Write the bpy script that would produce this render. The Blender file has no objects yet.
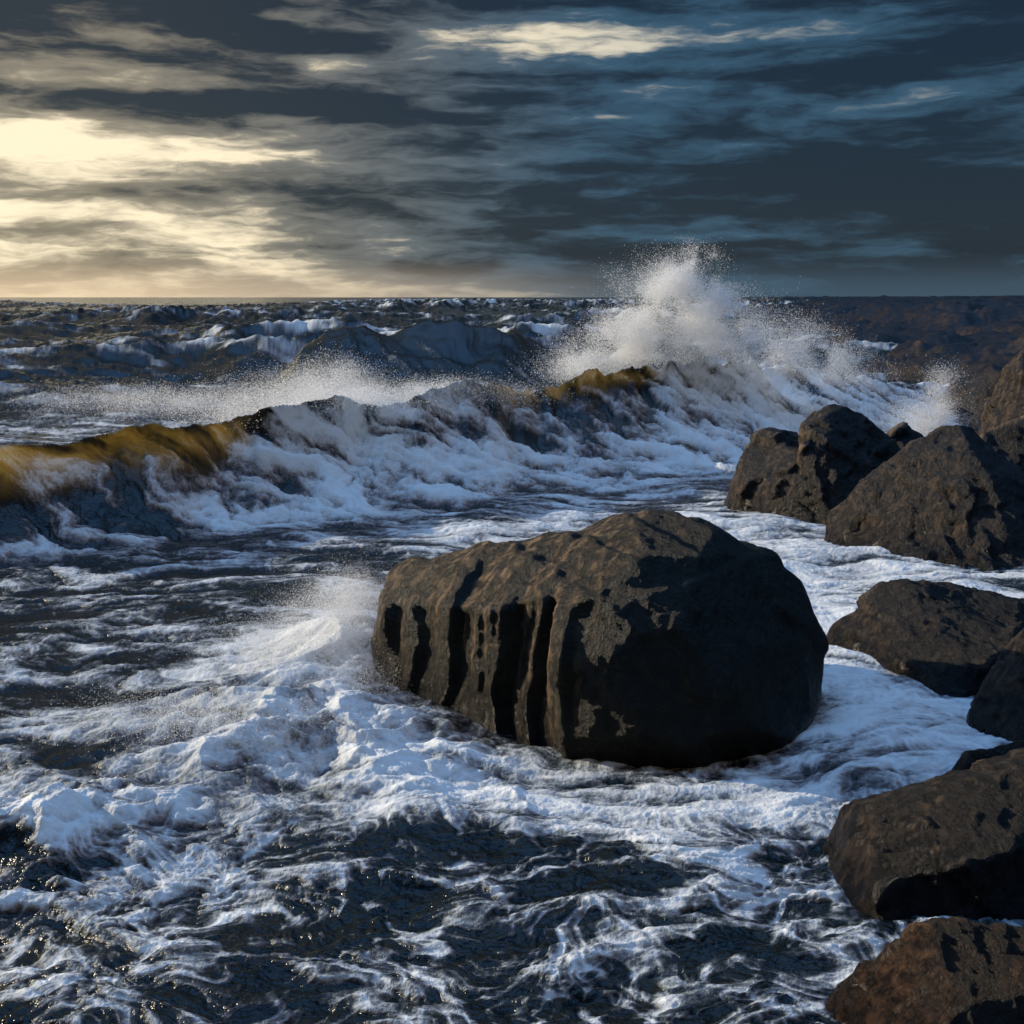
import bpy, bmesh, math, random
import numpy as np
from mathutils import Vector
from mathutils.bvhtree import BVHTree

scene = bpy.context.scene
scene.view_settings.view_transform = 'Standard'
scene.view_settings.look = 'None'
scene.view_settings.exposure = 0
rng = np.random.default_rng(7)

# ------------------------------------------------------------------ noise
M = 4095
perm = rng.permutation(M + 1).astype(np.int32)
ang = rng.random(M + 1) * 2 * np.pi
G2 = np.stack([np.cos(ang), np.sin(ang)], 1).astype(np.float32)
g3 = rng.normal(size=(M + 1, 3)); g3 /= np.linalg.norm(g3, axis=1)[:, None]
G3 = g3.astype(np.float32)

def fade(t): return t * t * t * (t * (t * 6 - 15) + 10)

def n2(x, y, seed=0):
    x = x + seed * 17.31; y = y + seed * 9.73
    ix = np.floor(x).astype(np.int32); iy = np.floor(y).astype(np.int32)
    fx = (x - ix).astype(np.float32); fy = (y - iy).astype(np.float32)
    def c(i, j):
        g = G2[perm[(ix + i + perm[(iy + j) & M]) & M]]
        return g[..., 0] * (fx - i) + g[..., 1] * (fy - j)
    u = fade(fx); v = fade(fy)
    a = c(0, 0); b = c(1, 0); a += (b - a) * u
    d = c(0, 1); e = c(1, 1); d += (e - d) * u
    return (a + (d - a) * v) * 1.5

def n3(x, y, z, seed=0):
    x = x + seed * 17.31; y = y + seed * 9.73; z = z + seed * 5.17
    ix = np.floor(x).astype(np.int32); iy = np.floor(y).astype(np.int32); iz = np.floor(z).astype(np.int32)
    fx = x - ix; fy = y - iy; fz = z - iz
    def c(i, j, k):
        g = G3[perm[(ix + i + perm[(iy + j + perm[(iz + k) & M]) & M]) & M]]
        return g[..., 0] * (fx - i) + g[..., 1] * (fy - j) + g[..., 2] * (fz - k)
    u = fade(fx); v = fade(fy); w = fade(fz)
    L = lambda a, b, t: a + (b - a) * t
    return L(L(L(c(0,0,0), c(1,0,0), u), L(c(0,1,0), c(1,1,0), u), v),
             L(L(c(0,0,1), c(1,0,1), u), L(c(0,1,1), c(1,1,1), u), v), w) * 1.5

def fbm2(x, y, o=4, seed=0, g=.5):
    r = 0; a = 1; t = 0
    for i in range(o):
        r = r + a * n2(x, y, seed + i); t += a; a *= g; x = x * 2.03; y = y * 2.03
    return r / t * 1.4
def rid2(x, y, o=4, seed=0, g=.5):
    r = 0; a = 1; t = 0
    for i in range(o):
        r = r + a * (1 - 2 * np.abs(n2(x, y, seed + i))); t += a; a *= g; x = x * 2.03; y = y * 2.03
    return r / t
def fbm3(x, y, z, o=4, seed=0, g=.5):
    r = 0; a = 1; t = 0
    for i in range(o):
        r = r + a * n3(x, y, z, seed + i); t += a; a *= g; x = x * 2.03; y = y * 2.03; z = z * 2.03
    return r / t * 1.4
def sst(a, b, x):
    t = np.clip((x - a) / (b - a), 0, 1); return t * t * (3 - 2 * t)
def gau(X, Y, x, y, rx, ry, rot=0.0):
    c, s = math.cos(rot), math.sin(rot)
    dx = X - x; dy = Y - y
    a = (dx * c + dy * s) / rx; b = (-dx * s + dy * c) / ry
    return np.exp(-(a * a + b * b))

# ------------------------------------------------------------------ node helper
class E:
    def __init__(s, nt, sock): s.nt = nt; s.k = sock
    def _m(s, op, o=None, o2=None, clamp=False):
        n = s.nt.nodes.new('ShaderNodeMath'); n.operation = op; n.use_clamp = clamp
        for i, v in enumerate((s, o, o2)):
            if v is None: continue
            if isinstance(v, E): s.nt.links.new(v.k, n.inputs[i])
            else: n.inputs[i].default_value = v
        return E(s.nt, n.outputs[0])
    def __add__(s, o): return s._m('ADD', o)
    __radd__ = __add__
    def __mul__(s, o): return s._m('MULTIPLY', o)
    __rmul__ = __mul__
    def __sub__(s, o): return s._m('SUBTRACT', o)
    def clamp(s): return s._m('ADD', 0.0, clamp=True)
def sstep(e, a, b):
    n = e.nt.nodes.new('ShaderNodeMapRange'); n.interpolation_type = 'SMOOTHSTEP'
    e.nt.links.new(e.k, n.inputs[0]); n.inputs[1].default_value = a; n.inputs[2].default_value = b
    return E(e.nt, n.outputs[0])
def mixc(nt, f, a, b, mode='MIX'):
    n = nt.nodes.new('ShaderNodeMix'); n.data_type = 'RGBA'; n.blend_type = mode
    for v, i in ((f, 0), (a, 6), (b, 7)):
        if isinstance(v, E): nt.links.new(v.k, n.inputs[i])
        elif i == 0: n.inputs[0].default_value = v
        else: n.inputs[i].default_value = (*v, 1)
    return E(nt, n.outputs[2])
def noise(nt, vec, scale, detail=6, rough=.55, dist=0.0):
    n = nt.nodes.new('ShaderNodeTexNoise')
    n.inputs['Scale'].default_value = scale; n.inputs['Detail'].default_value = detail
    n.inputs['Roughness'].default_value = rough; n.inputs['Distortion'].default_value = dist
    if vec is not None: nt.links.new(vec, n.inputs['Vector'])
    return E(nt, n.outputs[0]), E(nt, n.outputs[1])
def mapping(nt, vec, scale=(1,1,1), loc=(0,0,0), rot=(0,0,0)):
    n = nt.nodes.new('ShaderNodeMapping'); n.inputs['Scale'].default_value = scale
    n.inputs['Location'].default_value = loc; n.inputs['Rotation'].default_value = rot
    nt.links.new(vec, n.inputs['Vector']); return n.outputs[0]
def attr(nt, name):
    n = nt.nodes.new('ShaderNodeAttribute'); n.attribute_name = name
    return E(nt, n.outputs['Fac'])
def new_mat(name):
    m = bpy.data.materials.new(name); m.use_nodes = True; m.node_tree.nodes.clear()
    o = m.node_tree.nodes.new('ShaderNodeOutputMaterial')
    return m, m.node_tree, o
def bump(nt, h, strength, dist):
    b = nt.nodes.new('ShaderNodeBump'); b.inputs['Strength'].default_value = strength
    b.inputs['Distance'].default_value = dist; nt.links.new(h.k, b.inputs['Height'])
    return b.outputs[0]

# ------------------------------------------------------------------ camera
cam = bpy.data.cameras.new('camera'); camo = bpy.data.objects.new('camera', cam)
scene.collection.objects.link(camo); scene.camera = camo
camo.location = (0, 0, 3.2); camo.rotation_euler = (math.radians(90), 0, 0)
cam.lens = 38.67; cam.sensor_width = 36; cam.shift_y = -0.21
cam.clip_start = .05; cam.clip_end = 30000

# ------------------------------------------------------------------ sun
S_EL = math.radians(18); S_AZ = math.radians(-68)   # azimuth from +Y towards +X
sd = Vector((math.sin(S_AZ) * math.cos(S_EL), math.cos(S_AZ) * math.cos(S_EL), math.sin(S_EL)))
sun = bpy.data.lights.new('sun', 'SUN'); sun.energy = 5.0; sun.angle = math.radians(.6); sun.color = (1, .86, .64)
suno = bpy.data.objects.new('sun', sun); scene.collection.objects.link(suno)
suno.rotation_euler = sd.to_track_quat('Z', 'Y').to_euler(); suno.location = (-20, 5, 20)

# ------------------------------------------------------------------ world sky
w = bpy.data.worlds.new('World'); scene.world = w; w.use_nodes = True
nt = w.node_tree; nt.nodes.clear()
out = nt.nodes.new('ShaderNodeOutputWorld'); bg = nt.nodes.new('ShaderNodeBackground')
nt.links.new(bg.outputs[0], out.inputs[0])
sky = nt.nodes.new('ShaderNodeTexSky'); sky.sky_type = 'NISHITA'; sky.sun_disc = False
sky.sun_elevation = S_EL; sky.sun_rotation = S_AZ % (2 * math.pi)
tc = nt.nodes.new('ShaderNodeTexCoord').outputs['Generated']
sp = nt.nodes.new('ShaderNodeSeparateXYZ'); nt.links.new(tc, sp.inputs[0])
dx, dy, dz = (E(nt, sp.outputs[i]) for i in range(3))
az = dx._m('ARCTAN2', dy)
el = dz
_, wc = noise(nt, mapping(nt, tc, (4, 4, 14)), 2.4, 3, .6)
ws = nt.nodes.new('ShaderNodeVectorMath'); ws.operation = 'MULTIPLY_ADD'
nt.links.new(wc.k, ws.inputs[0]); ws.inputs[1].default_value = (.08, .08, .024); nt.links.new(tc, ws.inputs[2])
n_a, _ = noise(nt, mapping(nt, ws.outputs[0], (1.5, 1.5, 15), (2.1, .4, .75)), 1.9, 5, .55)
n_b, _ = noise(nt, mapping(nt, ws.outputs[0], (3.6, 3.6, 18), (1.7, 2.2, 4.)), 2.3, 6, .60)
def G(a0, e0, sa, se):
    a = (az - a0) * (1 / sa); e = (el - e0) * (1 / se)
    return ((a * a + e * e) * -1.0)._m('EXPONENT')
lay = (G(-.46, .126, .26, .028) * .62 + G(-.46, .050, .34, .030) * .30 + G(.13, .225, .17, .026) * .28
       + sstep(az, .10, -.30) * sstep(el, .11, .04) * .26
       + G(-.12, .185, .16, .012) * .22 + G(.0, .055, .25, .012) * .12 + G(.04, .205, .10, .010) * .20
       + G(.30, .13, .30, .045) * -.20 + G(-.30, .240, .30, .024) * -.30 + G(-.30, .094, .22, .008) * -.24
       + G(-.22, .168, .22, .012) * -.20 + sstep(az, .25, .45) * -.10 + G(.36, .25, .2, .02) * -.15)
t = (n_a - .5) * 2.0 + (n_b - .5) * 1.6 + .26 + lay
lowhaze = sstep(el, .040, .0)
left = sstep(az, .12, -.40)
dark = mixc(nt, left, (.0045, .015, .032), (.018, .024, .031))
mid = mixc(nt, left, (.032, .086, .145), (.26, .225, .165))
bright = mixc(nt, sstep(az, .35, -.2), (.42, .43, .40), (1.05, .90, .63))
c1 = mixc(nt, sstep(t, .04, .54), dark, mid)
c2 = mixc(nt, sstep(t, .48, .92), c1, bright)
hz = mixc(nt, sstep(az, .2, -.42), (.050, .098, .145), (.80, .61, .40))
c3 = mixc(nt, (lowhaze * .75), c2, hz)
up = mixc(nt, sstep(dy, -.5, .4), (.04, .09, .20), (.40, .94, 1.95))   # bright blue zenith out of view, added to light the foam from above
c4 = mixc(nt, sstep(el, .30, .50), c3, (.024, .042, .068))
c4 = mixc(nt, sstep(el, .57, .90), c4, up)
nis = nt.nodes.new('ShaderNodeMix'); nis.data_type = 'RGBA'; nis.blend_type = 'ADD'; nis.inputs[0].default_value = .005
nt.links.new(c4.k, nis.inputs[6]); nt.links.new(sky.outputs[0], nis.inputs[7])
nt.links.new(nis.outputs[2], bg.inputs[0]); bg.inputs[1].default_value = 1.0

# ------------------------------------------------------------------ sea
ys = [-14 + i * .45 for i in range(40)]
y = 4.0
while y < 9000:
    ys.append(y)
    px = y * y / 3520
    if 11 < y < 48: px *= .6
    cap = .008 * y if y < 400 else .03 * y
    y += min(px, cap)
ys = np.array(ys)
tin = np.linspace(-.5, .5, 1101)
s = np.linspace(0, 1, 90)[1:]
tout = .5 + 2.0 * s ** 1.8
ts = np.concatenate([-tout[::-1], tin, tout])
NR, NC = len(ys), len(ts)
Yg = np.repeat(ys[:, None], NC, 1)
Xg = (np.maximum(Yg, 4) + 1) * ts[None, :]
X = Xg.ravel(); Y = Yg.ravel()

wa = fbm2(X * .35, Y * .35, 2, 3); wb = fbm2(X * .35 + 9, Y * .35, 2, 5)
wx = X + .5 * wa; wy = Y + .5 * wb

ccx = [-30, -14, -7, -5.1, -4.4, -3.5, -1.5, 1, 4, 6.1, 9.4, 14, 40]
ccy = [12, 13.5, 15, 16.7, 18, 18.8, 20.5, 23, 25, 27, 29, 33, 45]
cch = [.6, .8, 1.12, 1.32, 1.20, 1.40, 1.45, 1.48, 1.90, 1.65, 1.0, .5, .4]
ccw = [3, 3, 3.3, 3.6, 3.4, 3.5, 4.3, 4.7, 5.2, 5.2, 5, 5, 5]
zx = X * 0
yc = np.interp(X, ccx, ccy) + .55 * n2(X * .55, zx + 2.2, 11) + .16 * n2(X * 2.1, zx, 12) + .25 * n2(X * .9, Y * .5, 15)
hc = np.interp(X, ccx, cch) * (1 + .14 * n2(X * .9, zx, 13) + .08 * n2(X * 2.7, zx, 14) + .03 * n2(X * 6, Y * 2, 16))
wf = np.interp(X, ccx, ccw)
d = Y - yc
sf = np.clip(-d / wf, 0, 1)
prof = np.where(d < 0, (1 - sf) ** 1.8, np.exp(-np.clip(d, 0, None) / 2.6))
wave1 = hc * prof

def ridge(X, Y, y0, slope, hfun, fw, bw, seed, wig=.7):
    dd = Y - (y0 + slope * X + wig * n2(X * .22, zx, seed) * 1.5 + wig * .4 * n2(X * .8, Y * .25, seed + 1))
    return hfun * np.where(dd < 0, np.clip(1 + dd / fw, 0, 1) ** 1.8, np.exp(-np.clip(dd, 0, None) / bw)), dd
h2 = 1.19 * np.interp(X, [-9, -7.2, -6.2, -5, -3.8, -2.4, -1.2, 0, 1.2, 2.4, 4], [0, .3, 1.55, 2.05, 1.95, 2.1, 2.05, 1.75, 1.2, .6, 0]) * (1 + .07 * n2(X * .9, Y * .4, 22))
wave2, d2 = ridge(X, Y, 35.0, .3, h2, 8.5, 3.0, 21, .35)
crestfoam = np.zeros_like(X); rows = np.zeros_like(X)
for i, (y0, A, fw) in enumerate([(29.5, .95, 4), (41, 1.5, 6), (50, 1.7, 7), (62, 1.85, 8), (77, 2.0, 10), (97, 2.2, 13), (124, 2.3, 16), (160, 2.4, 22), (215, 2.5, 28), (300, 2.5, 40)]):
    env = np.clip(.45 + 1.3 * n2(X * 2.4 / y0 + i * 5.3, zx + i, 400 + i * 3), 0, 1.1)
    if i == 0: env = env * sst(-3, -6, X)
    rw, dd = ridge(X, Y, y0, .12 * ((i % 3) - 1), A * env, fw, fw * .7, 430 + i * 4, y0 / 26)
    rows = np.maximum(rows, rw) + .25 * np.minimum(rows, rw)
    crestfoam = np.maximum(crestfoam, env * np.exp(-(dd / (fw * .30)) ** 2))
far = sst(24, 34, Y - .35 * np.clip(X, 0, None))
r1 = rid2(X * .16 + .04 * Y, Y * .26, 4, 31, .5)
r2 = rid2(X * .5 - .05 * Y, Y * .8, 4, 35, .55)
farfade = 1 / (1 + np.clip(Y - 300, 0, None) / 500)
chop = far * (.46 * (r1 - .45) + .18 * (r2 - .4)) * farfade
mid_ = (1 - far)
sw = fbm2(X * .45, Y * .6, 3, 41)
rw_ = rows * sst(24, 29, Y) * farfade
Z = wave1 + np.maximum(wave2, rw_) + chop * (1 - .4 * np.clip(wave2, 0, 1)) + mid_ * .09 * sw

rx0, ry0, ra, rb = .65, 8.9, 1.95, 1.55
ex = (X - rx0) / ra; ey = (Y - ry0) / rb
rr = ex * ex + ey * ey
psi = ey * (1 - .9 / np.maximum(rr, .9)) * rb
psi = psi + .45 * fbm2(X * .5, Y * .7, 4, 51)
alo = X + .35 * fbm2(X * .6, Y * .6, 3, 55)
strk = fbm2(alo * .7, psi * 2.4, 6, 61, .60)
fa = (X + (Y - yc) * .62) + .40 * fbm2(X * .8, Y * .8, 4, 65)
strw = fbm2(fa * 2.0, (Y - yc) * .5, 6, 71, .62)
facew = np.where(d < 0, sst(1.2, .85, -d / wf), sst(1.6, .3, d))
d2m = np.exp(-np.where(d2 < 0, (d2 / 7.5) ** 2, (d2 / 2) ** 2)) * np.clip(h2, 0, 1)
strf = fbm2((X + d2 * .5) * 1.5, d2 * .30, 5, 75, .6)
farst = fbm2(X * .35 + .1 * Y, Y * .55, 5, 78, .6)
streak = strk * (1 - facew) + strw * facew
streak = streak * (1 - far) + far * (farst * (1 - d2m) + strf * d2m)
bil = 1 - np.abs(fbm2(wx * 1.1, wy * 1.1, 4, 81, .5)) * 2.2
lx = X + .30 * fbm2(X * 1.3, Y * 1.3, 3, 141); ly = Y + .30 * fbm2(X * 1.3 + 5, Y * 1.3, 3, 145)
lace = np.maximum(1 - np.abs(n2(lx * 1.7, ly * 2.6, 151)) * 6, 0) * .6 + np.maximum(1 - np.abs(n2(lx * 3.6, ly * 5.2, 153)) * 5, 0) * .5 + np.maximum(1 - np.abs(n2(lx * 7.5, ly * 10, 155)) * 4, 0) * .4
lace = np.clip(lace, 0, 1.1)
fine = fbm2(lx * 4, ly * 6, 5, 161, .68)
churn = fbm2(X * 1.3 + .5 * strk, Y * 1.9 + .5 * strk, 5, 171, .6)

D = np.full_like(X, .57)
D = D * (1 - far) + far * .30
puff = np.zeros_like(X)
def blob(x, y, rx, ry, a, p=0.0, rot=0.0):
    global D, puff
    g = gau(X, Y, x, y, rx, ry, rot); D = D + a * g; puff = puff + p * g
blob(-1.9, 7.9, 1.25, 1.0, .26, .9)
blob(-1.55, 9.9, .9, 1.1, .36, .7)
blob(-2.75, 6.6, .9, .55, .24, .7)
blob(-2.2, 5.75, 1.1, .3, .18, .2)
blob(-.6, 7.4, .9, .6, .26, .3, -.5)
blob(.6, 7.0, 1.9, .42, .34, 0.1, -.05)
blob(2.7, 8.1, 1.1, .8, .38, .1)
blob(2.0, 6.9, .7, .5, .18, .1)
blob(3.3, 12.6, 2.6, 2.8, .46, .1)
blob(1.3, 15.4, 4.5, 1.5, .22, .1)
blob(2.6, 10.6, .9, 1.4, .36, .1)
blob(-3.6, 12.0, 2.0, .8, -.06)
blob(-3.4, 9.9, 1.2, .7, .06)
blob(-4.2, 8.7, 1.0, .3, -.18)
blob(-2.95, 7.5, .35, .22, -.30)
blob(-.35, 6.40, .65, .15, -.26)
blob(.65, 6.02, .45, .14, -.36)
blob(1.2, 5.45, .36, .20, -.24)
blob(1.55, 5.6, .25, .5, .34)
blob(6.2, 24.5, 3.8, 4.2, .14, .3)
blob(3.2, 20.5, 3.2, 2.0, .18, .2)
blob(-5, 27, 7, 3.5, .30, .2)
blob(0, 27.5, 3, 2.0, .25, .3)
blob(5, 31, 6, 3.0, .25, .3)
nearf = sst(7.2, 6.2, Y)
kx = [-30, -9, -7.2, -6.2, -5.2, -4.4, -3.6, -2, -.9, 0, 2.2, 3.2, 4.2, 14, 40]
kv = [-.3, -.3, -.36, -.40, -.40, -.16, .34, .42, .26, -.22, -.34, -.02, .20, .20, .2]
kf = np.interp(X, kx, kv)
near_c = np.exp(-(np.clip(d + .35, None, 0) / (.4 * wf)) ** 2) * np.where(d > 0, np.exp(-d / .8), 1)
lower = facew * sst(.15, .55, sf) * np.where(d < 0, 1, 0)
D = D + facew * kf * near_c + lower * np.interp(X, [-9, -6.5, -4.6, -4, 40], [-.06, -.02, .04, .20, .22])
D = D + far * (crestfoam * .36 * sst(-.35, .25, farst + .1) + .10 * fbm2(X * .05, Y * .09, 3, 91) + .12 * (r1 - .4))
D = D - .20 * d2m
puff = np.clip(puff, 0, 1.2) + .20 * facew * sst(-4.6, -3, X) * sst(0.05, .4, sf)
pc = np.clip(puff, 0, 1)
F = D + streak * (.72 - .40 * pc - .34 * nearf + .25 * facew) + churn * (.50 * pc + .46 * nearf) + (bil - .4) * .10 * pc \
    + (lace - .38) * (.24 + .26 * nearf) * (1 - .6 * pc) * mid_ * (1 - .6 * facew) + fine * (.22 + .12 * nearf)
F = np.clip(F, -.3, 1.5)
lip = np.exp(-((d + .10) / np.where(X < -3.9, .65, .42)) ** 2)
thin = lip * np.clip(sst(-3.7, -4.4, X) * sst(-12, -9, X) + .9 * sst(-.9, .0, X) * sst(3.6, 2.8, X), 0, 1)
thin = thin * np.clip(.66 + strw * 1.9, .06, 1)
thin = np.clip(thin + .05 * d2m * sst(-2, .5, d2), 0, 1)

Z = Z + (bil - .35) * .12 * pc + .03 * pc * fbm2(wx * 4, wy * 4, 4, 101)
Z = Z + (1 - pc) * .05 * strk * mid_ * (1 - facew) + .15 * strw * facew * sst(0, .25, sf) + .10 * strf * d2m
Z = Z + gau(X, Y, -2.75, 6.6, .8, .5) * .16 + gau(X, Y, -1.7, 8.3, 1.0, .9) * .16 + gau(X, Y, -1.45, 9.9, .5, .7) * .26
Z = Z + .035 * rid2(X * 2.0, Y * 2.8, 4, 111) * mid_ * (1 - np.clip(F, 0, 1)) * (1 - pc)
Z = Z + .014 * fine * mid_ + .065 * churn * mid_ * (pc + .6 * nearf)
Z = Z + .03 * rid2(X * 1.4, Y * 2.2, 3, 115) * np.where(Y > 26, 1, 0)
lean = facew * (1 - sf) ** 5 * np.where(d < 0, 1, np.exp(-np.clip(d, 0, None) / .4))
Yd = Y - .55 * lean * hc

def grid_mesh(name, Xa, Ya, Za, nr, nc, attrs):
    me = bpy.data.meshes.new(name)
    nv = nr * nc
    co = np.stack([Xa, Ya, Za], 1).astype(np.float32).ravel()
    me.vertices.add(nv); me.vertices.foreach_set('co', co)
    i = np.arange(nr - 1)[:, None] * nc + np.arange(nc - 1)[None, :]
    q = np.stack([i, i + 1, i + nc + 1, i + nc], -1).reshape(-1, 4).astype(np.int32)
    nf = len(q)
    me.loops.add(nf * 4); me.loops.foreach_set('vertex_index', q.ravel())
    me.polygons.add(nf); me.polygons.foreach_set('loop_start', np.arange(nf, dtype=np.int32) * 4)
    me.polygons.foreach_set('use_smooth', np.ones(nf, dtype=bool))
    me.update(calc_edges=True)
    for k, v in attrs.items():
        a = me.attributes.new(k, 'FLOAT', 'POINT'); a.data.foreach_set('value', v.astype(np.float32))
    ob = bpy.data.objects.new(name, me); scene.collection.objects.link(ob)
    return ob
sea = grid_mesh('sea', X, Yd, Z, NR, NC, {'foam': F, 'thin': thin})

m, nt, out = new_mat('sea_water')
geo = nt.nodes.new('ShaderNodeNewGeometry'); pos = geo.outputs['Position']
fo = attr(nt, 'foam'); th = attr(nt, 'thin')
fn2, _ = noise(nt, pos, 26, 3, .65)
foamv = fo + (fn2 - .5) * .36
fac = sstep(foamv, .40, .86)
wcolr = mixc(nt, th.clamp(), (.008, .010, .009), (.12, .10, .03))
foamc = mixc(nt, sstep(foamv, .50, 1.20), (.11, .165, .22), (.96, .96, .93))  # thin foam tone; its dark blue end paints shade into the colour
colr = mixc(nt, fac, wcolr, foamc)
p = nt.nodes.new('ShaderNodeBsdfPrincipled')
nt.links.new(colr.k, p.inputs['Base Color'])
rough = fac * .6 + .17
nt.links.new(rough.k, p.inputs['Roughness']); p.inputs['IOR'].default_value = 1.33
b1 = bump(nt, fac * .40 + fn2 * .35, .75, .045)
nt.links.new(b1, p.inputs['Normal'])
tr = nt.nodes.new('ShaderNodeBsdfTranslucent')
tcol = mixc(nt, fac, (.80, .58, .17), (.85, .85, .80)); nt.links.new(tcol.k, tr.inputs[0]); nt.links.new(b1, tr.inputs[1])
ms = nt.nodes.new('ShaderNodeMixShader')
tf = (th * .46 + fac * .16).clamp(); nt.links.new(tf.k, ms.inputs[0])
nt.links.new(p.outputs[0], ms.inputs[1]); nt.links.new(tr.outputs[0], ms.inputs[2])
nt.links.new(ms.outputs[0], out.inputs[0])
sea.data.materials.append(m)

# ------------------------------------------------------------------ rock material
def rock_mat(name, base, lite, moss=0.0, sc=1.0, wetl=.42, worn_hilite=(.53, .60), sunamt=.30):
    m, nt, out = new_mat(name)
    geo = nt.nodes.new('ShaderNodeNewGeometry'); pos = geo.outputs['Position']
    a, _ = noise(nt, pos, 2.2 * sc, 5, .62, .4)
    b, bc = noise(nt, pos, 12 * sc, 8, .74)
    st, _ = noise(nt, mapping(nt, pos, (8, 8, 1.0)), 1.4 * sc, 5, .6, .5)
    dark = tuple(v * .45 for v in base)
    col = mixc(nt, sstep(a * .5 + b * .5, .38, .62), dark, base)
    edge = sstep(E(nt, geo.outputs['Pointiness']) + (b - .5) * .06, worn_hilite[0], worn_hilite[1])  # worn edges, made extra light as painted sunlit highlights
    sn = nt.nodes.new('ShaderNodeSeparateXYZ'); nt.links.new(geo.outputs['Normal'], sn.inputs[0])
    sunside = sstep(E(nt, sn.outputs[2]) * .45 + E(nt, sn.outputs[0]) * -1.0, .30, .95)  # faces towards the sun; their lit tone is painted in with lite
    col = mixc(nt, (edge * .8 + sstep(b * .6 + st * .4, .44, .62) * sunside * sunamt).clamp(), col, lite)
    if moss:
        mo, _ = noise(nt, pos, 3.0, 6, .7, 1.6)
        vein = sstep((mo - .5)._m('ABSOLUTE'), .025, .0)
        fr = sstep(E(nt, sn.outputs[1]), -.1, -.7)
        gr = mixc(nt, vein, (.006, .007, .004), (.026, .032, .012))
        col = mixc(nt, fr * (.75 * moss), col, gr)
    sx = nt.nodes.new('ShaderNodeSeparateXYZ'); nt.links.new(pos, sx.inputs[0])
    wet = sstep(E(nt, sx.outputs[2]) + (a - .5) * .5, wetl, .02)
    col = mixc(nt, wet * .7, col, tuple(v * .15 for v in base))
    p = nt.nodes.new('ShaderNodeBsdfPrincipled'); nt.links.new(col.k, p.inputs['Base Color'])
    r = (wet * -.20 + .46) + (b - .5) * .35
    nt.links.new(r.k, p.inputs['Roughness']); p.inputs['Specular IOR Level'].default_value = .26
    h = a * .20 + b * .70 + st * .45
    nt.links.new(bump(nt, h, 1.0, .09), p.inputs['Normal'])
    nt.links.new(p.outputs[0], out.inputs[0])
    return m
mat_hero = rock_mat('boulder_stone', (.016, .011, .007), (.46, .30, .16), 1.0, sunamt=.62)
mat_rock = rock_mat('shore_stone', (.010, .0075, .0055), (.26, .17, .10), 0.0, sunamt=.38)
mat_warm = rock_mat('brown_stone', (.026, .014, .007), (.26, .13, .06), 0.0, 1.3, sunamt=.6)  # warmer, redder brown than the shore stone
mat_head = rock_mat('headland_stone', (.008, .006, .005), (.14, .066, .026), 0.0, .35, .6, sunamt=.18)

def chips(P, K, mag, seed, size):
    r = np.random.default_rng(seed)
    idx = r.choice(len(P), K, replace=False)
    S = P[idx]; g = r.normal(size=(K, 3)); g /= np.linalg.norm(g, axis=1)[:, None]; g *= mag * (.4 + r.random(K))[:, None]
    Q = P + .04 * size * np.stack([n3(P[:, 0] * 3 / size, P[:, 1] * 3 / size, P[:, 2] * 3 / size, seed + k) for k in range(3)], 1)
    best = np.full(len(P), 1e9); bi = np.zeros(len(P), dtype=int)
    for k in range(K):
        dd = ((Q - S[k]) ** 2).sum(1); mk = dd < best; best[mk] = dd[mk]; bi[mk] = k
    return ((P - P[idx][bi]) * g[bi]).sum(1)

def ribs(c, widths, lee):
    """irregular ribs: position inside a run of unequal widths -> 0..1 swell that breaks back at its lee edge"""
    e = np.concatenate([[0], np.cumsum(widths)]); L = e[-1]
    u = np.mod(c, L); k = np.clip(np.searchsorted(e, u, side='right') - 1, 0, len(widths) - 1)
    w_ = np.array(widths)[k]; f = (u - e[k]) / w_
    return np.where(f < 1 - lee, f / (1 - lee), (1 - f) / lee) * np.sqrt(w_ / max(widths))

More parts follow.
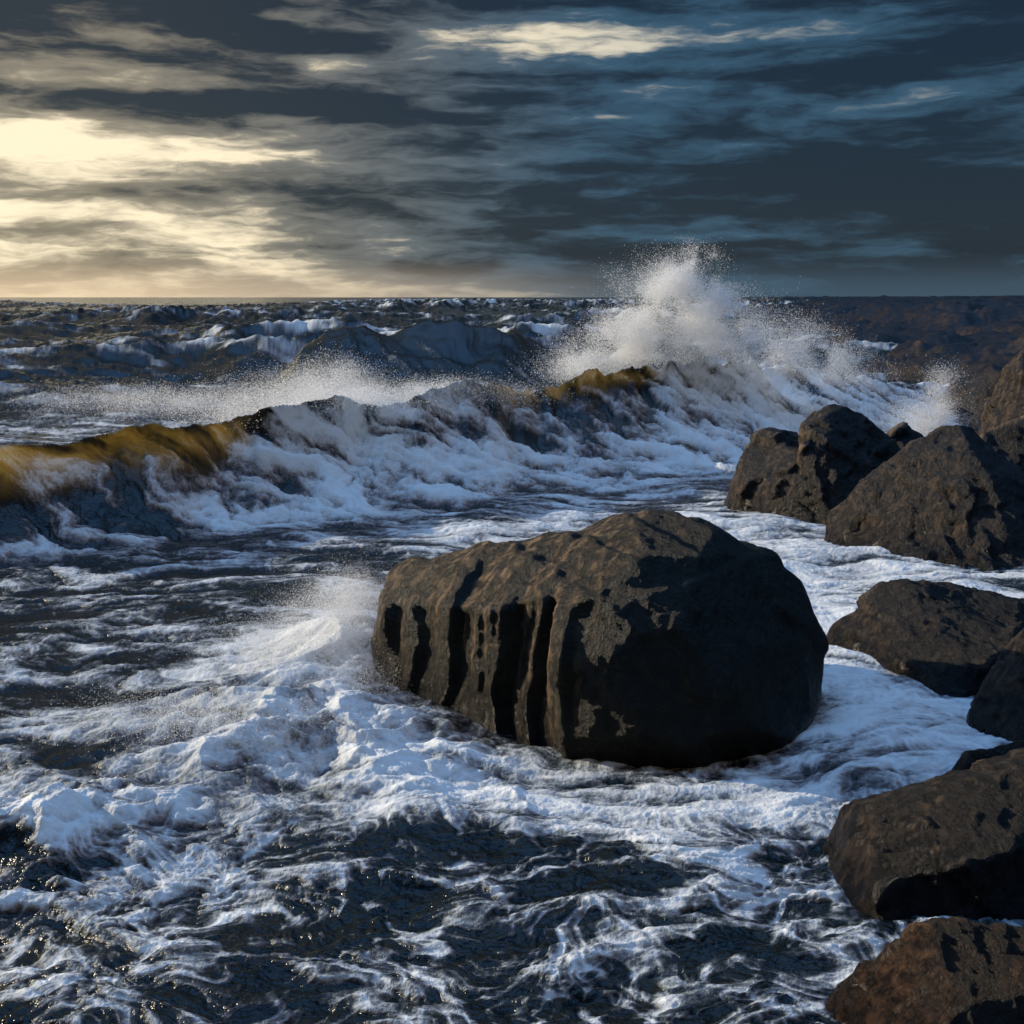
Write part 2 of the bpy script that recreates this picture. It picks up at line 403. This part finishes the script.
def rock(name, hulls, centre, mat, sub=6, smooth=1, amp=.05, fl=0.0, seed=0, planes=26, grow=1.0):
    trees = []
    for pts in hulls:
        bm = bmesh.new()
        for q in pts: bm.verts.new(Vector(centre) + (Vector(q) - Vector(centre)) * grow)
        r = bmesh.ops.convex_hull(bm, input=bm.verts)
        junk = [g for g in r['geom_interior'] if isinstance(g, bmesh.types.BMVert)]
        if junk: bmesh.ops.delete(bm, geom=junk, context='VERTS')
        trees.append(BVHTree.FromBMesh(bm)); bm.free()
    bm = bmesh.new(); bmesh.ops.create_icosphere(bm, subdivisions=sub, radius=1)
    me = bpy.data.meshes.new(name); bm.to_mesh(me); bm.free()
    n = len(me.vertices); co = np.empty(n * 3); me.vertices.foreach_get('co', co); co = co.reshape(-1, 3)
    c = Vector(centre); rad = np.zeros(n)
    for i in range(n):
        dv = Vector(co[i])
        for tr_ in trees:
            h = tr_.ray_cast(c + dv * 30, -dv)
            if h[0] is not None:
                v = (h[0] - c).dot(dv)
                if v > rad[i]: rad[i] = v
    size = rad.mean()
    P = co * np.maximum(rad, .05)[:, None]
    ne = len(me.edges); ed = np.empty(ne * 2, dtype=np.int32); me.edges.foreach_get('vertices', ed); ed = ed.reshape(-1, 2)
    deg = np.bincount(ed.ravel(), minlength=n)[:, None]
    def relax(P, it):
        for _ in range(it):
            acc = np.zeros_like(P)
            for k in range(3):
                acc[:, k] = np.bincount(ed[:, 0], P[ed[:, 1], k], n) + np.bincount(ed[:, 1], P[ed[:, 0], k], n)
            P = P * .4 + .6 * acc / deg
        return P
    P = relax(P, smooth)
    r = np.random.default_rng(seed + 500)
    P = P + (.04 * size * fbm3(P[:, 0] * 1.3 / size, P[:, 1] * 1.3 / size, P[:, 2] * 1.3 / size, 2, seed))[:, None] * co
    for k in range(planes):
        nn = r.normal(size=3); nn[2] = abs(nn[2]) * .8; nn /= np.linalg.norm(nn)
        hgt = P @ nn; lim = hgt.max() - size * r.uniform(.02, .08 if fl else .13)
        over = np.clip(hgt - lim, 0, None)
        P = P - nn[None, :] * over[:, None] * .98
    P = P + np.array(centre)
    me.vertices.foreach_set('co', P.ravel()); me.update()
    N = np.empty(n * 3); me.vertex_normals.foreach_get('vector', N); N = N.reshape(-1, 3)
    x, y, z = P.T; q = 1 / size
    wgt = sst(.52, .30, x) if fl else None
    if fl: ch = .35 * (chips(P, 40, .14, seed + 2, size) + chips(P, 400, .22, seed + 3, size))
    else: ch = .7 * chips(P, 14, .12, seed + 1, size) + .6 * chips(P, 60, .14, seed + 2, size) + chips(P, 300, .14, seed + 3, size)
    dsp = ch * amp / .06
    dsp += amp * size * (.16 * fbm3(x * 6 * q, y * 6 * q, z * 6 * q, 5, seed + 20, .6))
    if fl:
        c0 = x - .45 * y + 8 + .12 * fbm3(x * 1.6, y * 1.6, z * 1.0, 3, 77) + .05 * fbm3(x * 4, y * 4, z * 2.2, 2, 78)
        big = ribs(c0, [.52, .23, .41, .66, .30, .36], .16)
        small = ribs(c0 + .03 * fbm3(x * 6, y * 6, z * 2.5, 2, 79), [.11, .07, .16, .09, .13, .05, .19], .28)
        hgtf = .35 + .65 * sst(-.1, .8, z + .55 * fbm3(x * 1.7, y * 1.7, z * 1.2, 2, 87))
        side = sst(.90, .45, N[:, 2])
        dsp += (fl * (big - .35) + fl * .30 * (small - .3)) * wgt * hgtf * (.25 + .75 * side)
        zl = 1.10 + .14 * (x - 1) + .08 * fbm3(x * 2, y * 2, z, 3, 83)
        dsp += -.040 * sst(zl - .02, zl + .03, z) * sst(-.2, .3, x) * sst(-.2,.2, N[:, 2] + .35)
        rg = (x * .9 + y * .5) * 2.4 + .5 * fbm3(x * 1.5, y * 1.5, z, 3, 91)
        fg = rg - np.floor(rg)
        dsp += .045 * np.where(fg < .8, fg / .8, (1 - fg) / .2) * sst(.35, .75, N[:, 2])
    P = P + N * dsp[:, None]
    if fl: P = relax(P, 1)
    P = P + N * (amp * size * .16 * fbm3(x * 22 * q, y * 22 * q, z * 22 * q, 3, seed + 40, .6))[:, None]
    me.vertices.foreach_set('co', P.ravel()); me.update()
    me.polygons.foreach_set('use_smooth', np.ones(len(me.polygons), dtype=bool))
    me.materials.append(mat)
    ob = bpy.data.objects.new(name, me); scene.collection.objects.link(ob)
    return ob

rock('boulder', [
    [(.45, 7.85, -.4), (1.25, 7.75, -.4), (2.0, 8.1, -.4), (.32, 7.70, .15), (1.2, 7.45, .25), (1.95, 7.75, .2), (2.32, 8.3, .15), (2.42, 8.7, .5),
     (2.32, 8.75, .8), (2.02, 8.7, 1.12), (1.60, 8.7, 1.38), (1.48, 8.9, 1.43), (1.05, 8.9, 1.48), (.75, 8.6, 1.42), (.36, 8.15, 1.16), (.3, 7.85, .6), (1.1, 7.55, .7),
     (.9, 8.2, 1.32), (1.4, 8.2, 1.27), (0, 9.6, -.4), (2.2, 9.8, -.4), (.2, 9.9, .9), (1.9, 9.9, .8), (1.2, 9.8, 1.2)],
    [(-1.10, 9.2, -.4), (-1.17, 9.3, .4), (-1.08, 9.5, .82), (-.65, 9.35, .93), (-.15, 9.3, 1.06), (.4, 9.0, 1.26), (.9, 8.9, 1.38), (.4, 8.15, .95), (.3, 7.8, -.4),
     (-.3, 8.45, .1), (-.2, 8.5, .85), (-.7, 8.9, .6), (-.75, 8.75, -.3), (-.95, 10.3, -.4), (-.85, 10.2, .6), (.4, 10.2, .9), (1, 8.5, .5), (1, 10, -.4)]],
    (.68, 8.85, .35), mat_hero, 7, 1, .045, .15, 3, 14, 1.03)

R = [
 ([[(3.2,16.3,-.4),(3.3,16.6,.35),(3.5,17,.8),(3.95,17.2,1.02),(4.4,16.6,.9),(4.6,15.5,-.4),(4.3,17.9,-.4),(4.5,17.6,1.0),(3.4,17.8,-.4),(4.5,15.9,.5)],
   [(4.1,15.9,-.4),(4.3,16.3,.95),(4.45,16.8,1.22),(5.1,17,1.66),(5.5,17,1.50),(5.95,16.9,.98),(6.2,16.9,.5),(4.6,15.4,-.4),(5.6,15.5,-.4),(6.3,17,-.4),(4.6,18.2,-.4),(6,18.2,-.4),(5.3,18,1.2),(5.0,16,.8)]],
   (4.75,16.8,.25), mat_rock, 6, 0, .06, 4),
 ([[(5.9,17.6,-.4),(6.0,18,.9),(6.2,18,1.12),(6.7,18,1.0),(7.1,18,.4),(7.2,18,-.4),(6.4,18.8,-.4),(6.4,17.2,.3),(6.5,18.6,.9)]], (6.4,18,.2), mat_rock, 5, 0, .06, 14),
 ([[(3.95,14.3,-.4),(4.05,14.5,.25),(4.85,14.6,.88),(5.3,14.6,1.16),(5.84,14.5,1.62),(6.3,14.3,1.05),(6.75,14.1,.6),(7.4,14.2,.3),(4.7,13.3,-.4),(5.6,12.9,-.4),(6.2,12.5,-.4),(7.2,12.9,-.4),(5.5,13.4,.3),(7.5,14.5,-.4),(5,16,-.4),(7,16.2,-.4),(5.8,15.7,1.0)]],
   (5.6,14.3,.2), mat_rock, 6, 0, .055, 24),
 ([[(2.8,10.0,-.4),(2.9,10.1,.10),(3.35,10.1,.46),(3.6,10.3,.56),(3.9,10,.46),(4.6,10,.42),(5.2,10.4,.3),(3.4,8.9,-.4),(3.6,8.9,.05),(4.3,9.1,-.3),(5.3,9.6,-.4),(3.4,11.2,-.4),(5.2,11.4,-.4),(4.2,9.3,.25)]],
   (4,10,0), mat_rock, 6, 0, .055, 34),
 ([[(3.2,8.0,-.4),(3.3,8.0,.1),(3.42,8.05,.34),(3.75,8.2,.66),(4.3,8.4,.86),(5.2,8.5,.7),(3.6,7.4,-.4),(4.6,7.3,-.4),(3.9,7.6,.3),(3.7,9.0,-.4),(5.4,9.2,-.4),(5.6,8,-.4)]],
   (4.2,8.2,.1), mat_rock, 6, 0, .055, 44),
 ([[(2.75,7.2,-.4),(2.8,7.25,.1),(3.0,7.25,.22),(3.5,7.3,.28),(3.9,7.2,.1),(3.3,6.7,-.3),(3,7.6,-.4),(3.8,7.7,-.4),(3.9,7,-.4)]],
   (3.3,7.2,-.05), mat_warm, 5, 0, .055, 54),
 ([[(1.70,6.35,-.4),(1.74,6.3,.12),(1.93,6.35,.31),(2.4,6.35,.35),(2.7,6.5,.46),(3.1,6.5,.54),(3.8,6.5,.45),(1.8,5.7,-.4),(1.85,5.72,.1),(2.2,5.6,-.1),(2.7,5.5,-.4),(3.5,5.6,-.4),(2.6,5.75,.3),(2.1,7.0,-.4),(3.8,7,-.4)]],
   (2.6,6.2,.0), mat_rock, 6, 0, .045, 66),
 ([[(1.26,4.7,-.4),(1.31,4.85,.05),(1.52,4.95,.22),(1.9,5.0,.35),(2.3,5,.33),(2.9,4.9,.3),(1.6,4.3,-.4),(2.5,4.2,-.4),(1.9,4.45,.2),(1.6,5.3,-.4),(2.9,5.3,-.4),(3.1,4.7,-.4)]],
   (2.1,4.8,-.05), mat_warm, 6, 0, .045, 75),
 ([[(5.95,13.2,-.3),(6.1,13.3,.12),(6.4,13.3,.2),(6.9,13.3,.1),(6.5,12.9,-.3),(6.5,13.8,-.3),(6.9,13,-.3)]], (6.45,13.3,-.05), mat_rock, 5, 0, .06, 84),
 ([[(8.4,20,-.4),(8.6,20,.9),(8.9,20.3,1.45),(9.3,20.5,2.1),(10.2,20.5,2.2),(11,20.5,1.2),(9,19,-.4),(10.8,19,-.4),(9.4,19.3,1.0),(9,22,-.4),(11.3,22,-.4),(10,21.8,1.7)]],
   (9.7,20.5,.4), mat_rock, 6, 0, .06, 94),
 ([[(7.3,18.4,-.4),(7.5,18.5,.5),(8.0,18.6,.95),(8.7,18.6,1.2),(9.4,18.5,.9),(7.9,17.6,-.4),(9.2,17.4,-.4),(8,19.6,-.4),(9.6,19.4,-.4)]],
   (8.4,18.5,.1), mat_rock, 5, 0, .06, 104),
 ([[(7.2,15.4,-.4),(7.4,15.5,.5),(8.0,15.6,1.0),(8.8,15.6,1.1),(9.4,15.5,.6),(7.9,14.6,-.4),(9.2,14.4,-.4),(8,16.6,-.4),(9.6,16.4,-.4)]],
   (8.4,15.5,.1), mat_rock, 5, 0, .06, 114),
]
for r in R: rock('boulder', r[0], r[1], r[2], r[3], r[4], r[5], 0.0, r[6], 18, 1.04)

# ------------------------------------------------------------------ headland
hy = np.concatenate([np.linspace(2, 20, 60), np.geomspace(20.2, 900, 460)]); hu = np.linspace(0, 1, 460) ** 1.6
HY = np.repeat(hy[:, None], 460, 1)
edge = np.interp(HY, [2, 5, 8, 12, 16, 20, 25, 35, 60, 100, 200, 900], [4, 4.4, 5.6, 7.4, 8.8, 10.2, 11.3, 12.5, 15.0, 20.0, 35, 160])
wid = np.interp(HY, [2, 20, 60, 200, 900], [14, 25, 60, 220, 900])
HX = edge - 1.5 + wid * hu[None, :]
hx = HX.ravel(); hyy = HY.ravel(); ed_ = edge.ravel()
inl = hx - ed_ + 2.8 * fbm2(hx * .22, hyy * .10, 4, 201)
base = np.interp(inl, [-1.5, 0, 1.5, 4, 12, 40, 200], [-1.2, -.1, .7, 1.3, 2.1, 2.8, 3.15])
wv1 = hx + 1.5 * fbm2(hx * .3, hyy * .3, 2, 207)
led = fbm2(wv1 * .07, hyy * .10, 6, 211, .5)
crk = np.abs(fbm2(wv1 * .12, hyy * .20, 4, 215, .55))
q_ = led * 2.2; stp = (np.floor(q_) + sst(.2, .8, q_ - np.floor(q_))) / 2.2
fadeh = 1 / (1 + np.clip(hyy - 30, 0, None) / 60)
hz_ = base + np.clip(inl + .8, 0, 2.5) / 2.5 * ((1.9 * stp + .45 * np.minimum(crk, .35) / .35 - .3) * (.42 + .58 * fadeh)) + .12 * fbm2(hx * 1.0, hyy * .9, 5, 221, .6) * fadeh
head = grid_mesh('headland', hx, hyy, hz_, len(hy), 460, {})
head.data.materials.append(mat_head)

# ------------------------------------------------------------------ sea spray (fine droplets, one mesh)
pts = []; szs = []
def puffball(n, c, r, size, clump=.6, seed=0):
    q = rng.normal(size=(n, 3)) * np.array(r) * .60 + np.array(c)
    f = fbm3(q[:, 0] * 1.3, q[:, 1] * .8, q[:, 2] * 1.3, 4, 300 + seed)
    keep = rng.random(n) < np.clip(.6 + f * 2.4 * clump, .02, 1)
    q = q[keep]; q = q[q[:, 2] > -.1]
    pts.append(q); szs.append(size * (.6 + rng.random(len(q)) ** 4 * .8))
def streakjet(n, p0, p1, spread, size):
    t_ = rng.random(n) ** .8
    q = np.array(p0) + (np.array(p1) - np.array(p0)) * t_[:, None] + rng.normal(size=(n, 3)) * spread * (.35 + t_[:, None])
    pts.append(q); szs.append(size * (.5 + rng.random(n) ** 5 * 1.4))
K = .0135
for (x, z, r_, n_) in [(1.7, 1.7, .65, 40000), (2.5, 2.1, .75, 70000), (3.0, 2.6, .75, 86000), (3.5, 3.05, .66, 90000), (3.95, 3.55, .54, 74000), (4.25, 3.95, .34, 30000), (4.8, 3.1, .45, 40000),
                       (4.0, 2.3, .85, 90000), (4.9, 2.5, .65, 60000), (5.7, 2.1, .75, 60000), (6.5, 2.0, .7, 46000), (7.4, 1.7, .6, 30000), (8.3, 1.4, .5, 16000)]:
    puffball(n_, (x, 24.8 + .3 * max(x - 5, 0), z), (r_, r_ * .9, r_ * .85), K, .75, seed=3)
for k in range(60):
    a = rng.uniform(-.75, .45); L = rng.uniform(.6, 2.1)
    x0 = rng.uniform(3.0, 4.8)
    streakjet(900, (x0, 25.2, 2.5), (x0 + L * math.sin(a), 25.2 + rng.uniform(-.4, .4), 2.5 + L * math.cos(a)), .09, .010)
for (x, y_, z, rx_, rz_, n_) in [(-3.4, 19.0, 1.35, .9, .28, 80000), (-2.4, 19.8, 1.35, 1.0, .26, 70000), (-1.2, 20.8, 1.35, 1.2, .24, 60000), (-4.4, 18.4, 1.2, .8, .22, 34000),
                                 (-4.2, 23, 1.2, 1.6, .40, 80000), (-6.5, 24, .9, 2.2, .30, 70000), (-9, 26, .8, 2.2, .28, 50000), (-3.6, 21.5, 1.55, .7, .38, 60000), (0.3, 22.8, 1.1, 1.0, .14, 14000), (1.6, 24.5, 1.6, .9, .3, 40000)]:
    puffball(n_, (x, y_, z), (rx_, 1.0, rz_), .0115, .45, seed=60)
for (x, y_, z, r_, n_) in [(8.3, 21.5, .9, .5, 50000), (8.0, 21.5, .6, .6, 40000), (8.45, 21.5, 1.4, .35, 26000)]:
    puffball(n_, (x, y_, z), (r_, .5, r_), .011, seed=91)
for (x, y_, z, rx_, rz_, n_) in [(-1.6, 9.9, .35, .42, .22, 120000), (-1.45, 9.7, .55, .24, .19, 60000), (-1.9, 9.4, .25, .6, .14, 70000), (-2.2, 8.0, .18, .8, .05, 40000), (-1.3, 9.0, .12, .3, .1, 30000)]:
    puffball(n_, (x, y_, z), (rx_, .45, rz_), .0045, .45, seed=130)
q = np.concatenate(pts); sz = np.concatenate(szs); n = len(q)
v = rng.normal(size=(n, 3, 3)); v /= np.linalg.norm(v, axis=2)[..., None]
V = (q[:, None, :] + v * sz[:, None, None]).reshape(-1, 3).astype(np.float32)
me = bpy.data.meshes.new('sea_spray'); me.vertices.add(n * 3); me.vertices.foreach_set('co', V.ravel())
me.loops.add(n * 3); me.loops.foreach_set('vertex_index', np.arange(n * 3, dtype=np.int32))
me.polygons.add(n); me.polygons.foreach_set('loop_start', np.arange(n, dtype=np.int32) * 3); me.update(calc_edges=True)
spray = bpy.data.objects.new('sea_spray', me); scene.collection.objects.link(spray)
m, nt, out = new_mat('spray_droplets')
a = nt.nodes.new('ShaderNodeBsdfDiffuse'); a.inputs[0].default_value = (.97, .97, .97, 1)
b = nt.nodes.new('ShaderNodeBsdfTranslucent'); b.inputs[0].default_value = (.97, .97, .97, 1)
ms = nt.nodes.new('ShaderNodeMixShader'); ms.inputs[0].default_value = .5
nt.links.new(a.outputs[0], ms.inputs[1]); nt.links.new(b.outputs[0], ms.inputs[2]); nt.links.new(ms.outputs[0], out.inputs[0])
me.materials.append(m)
print('verts', NR * NC, 'spray', n)
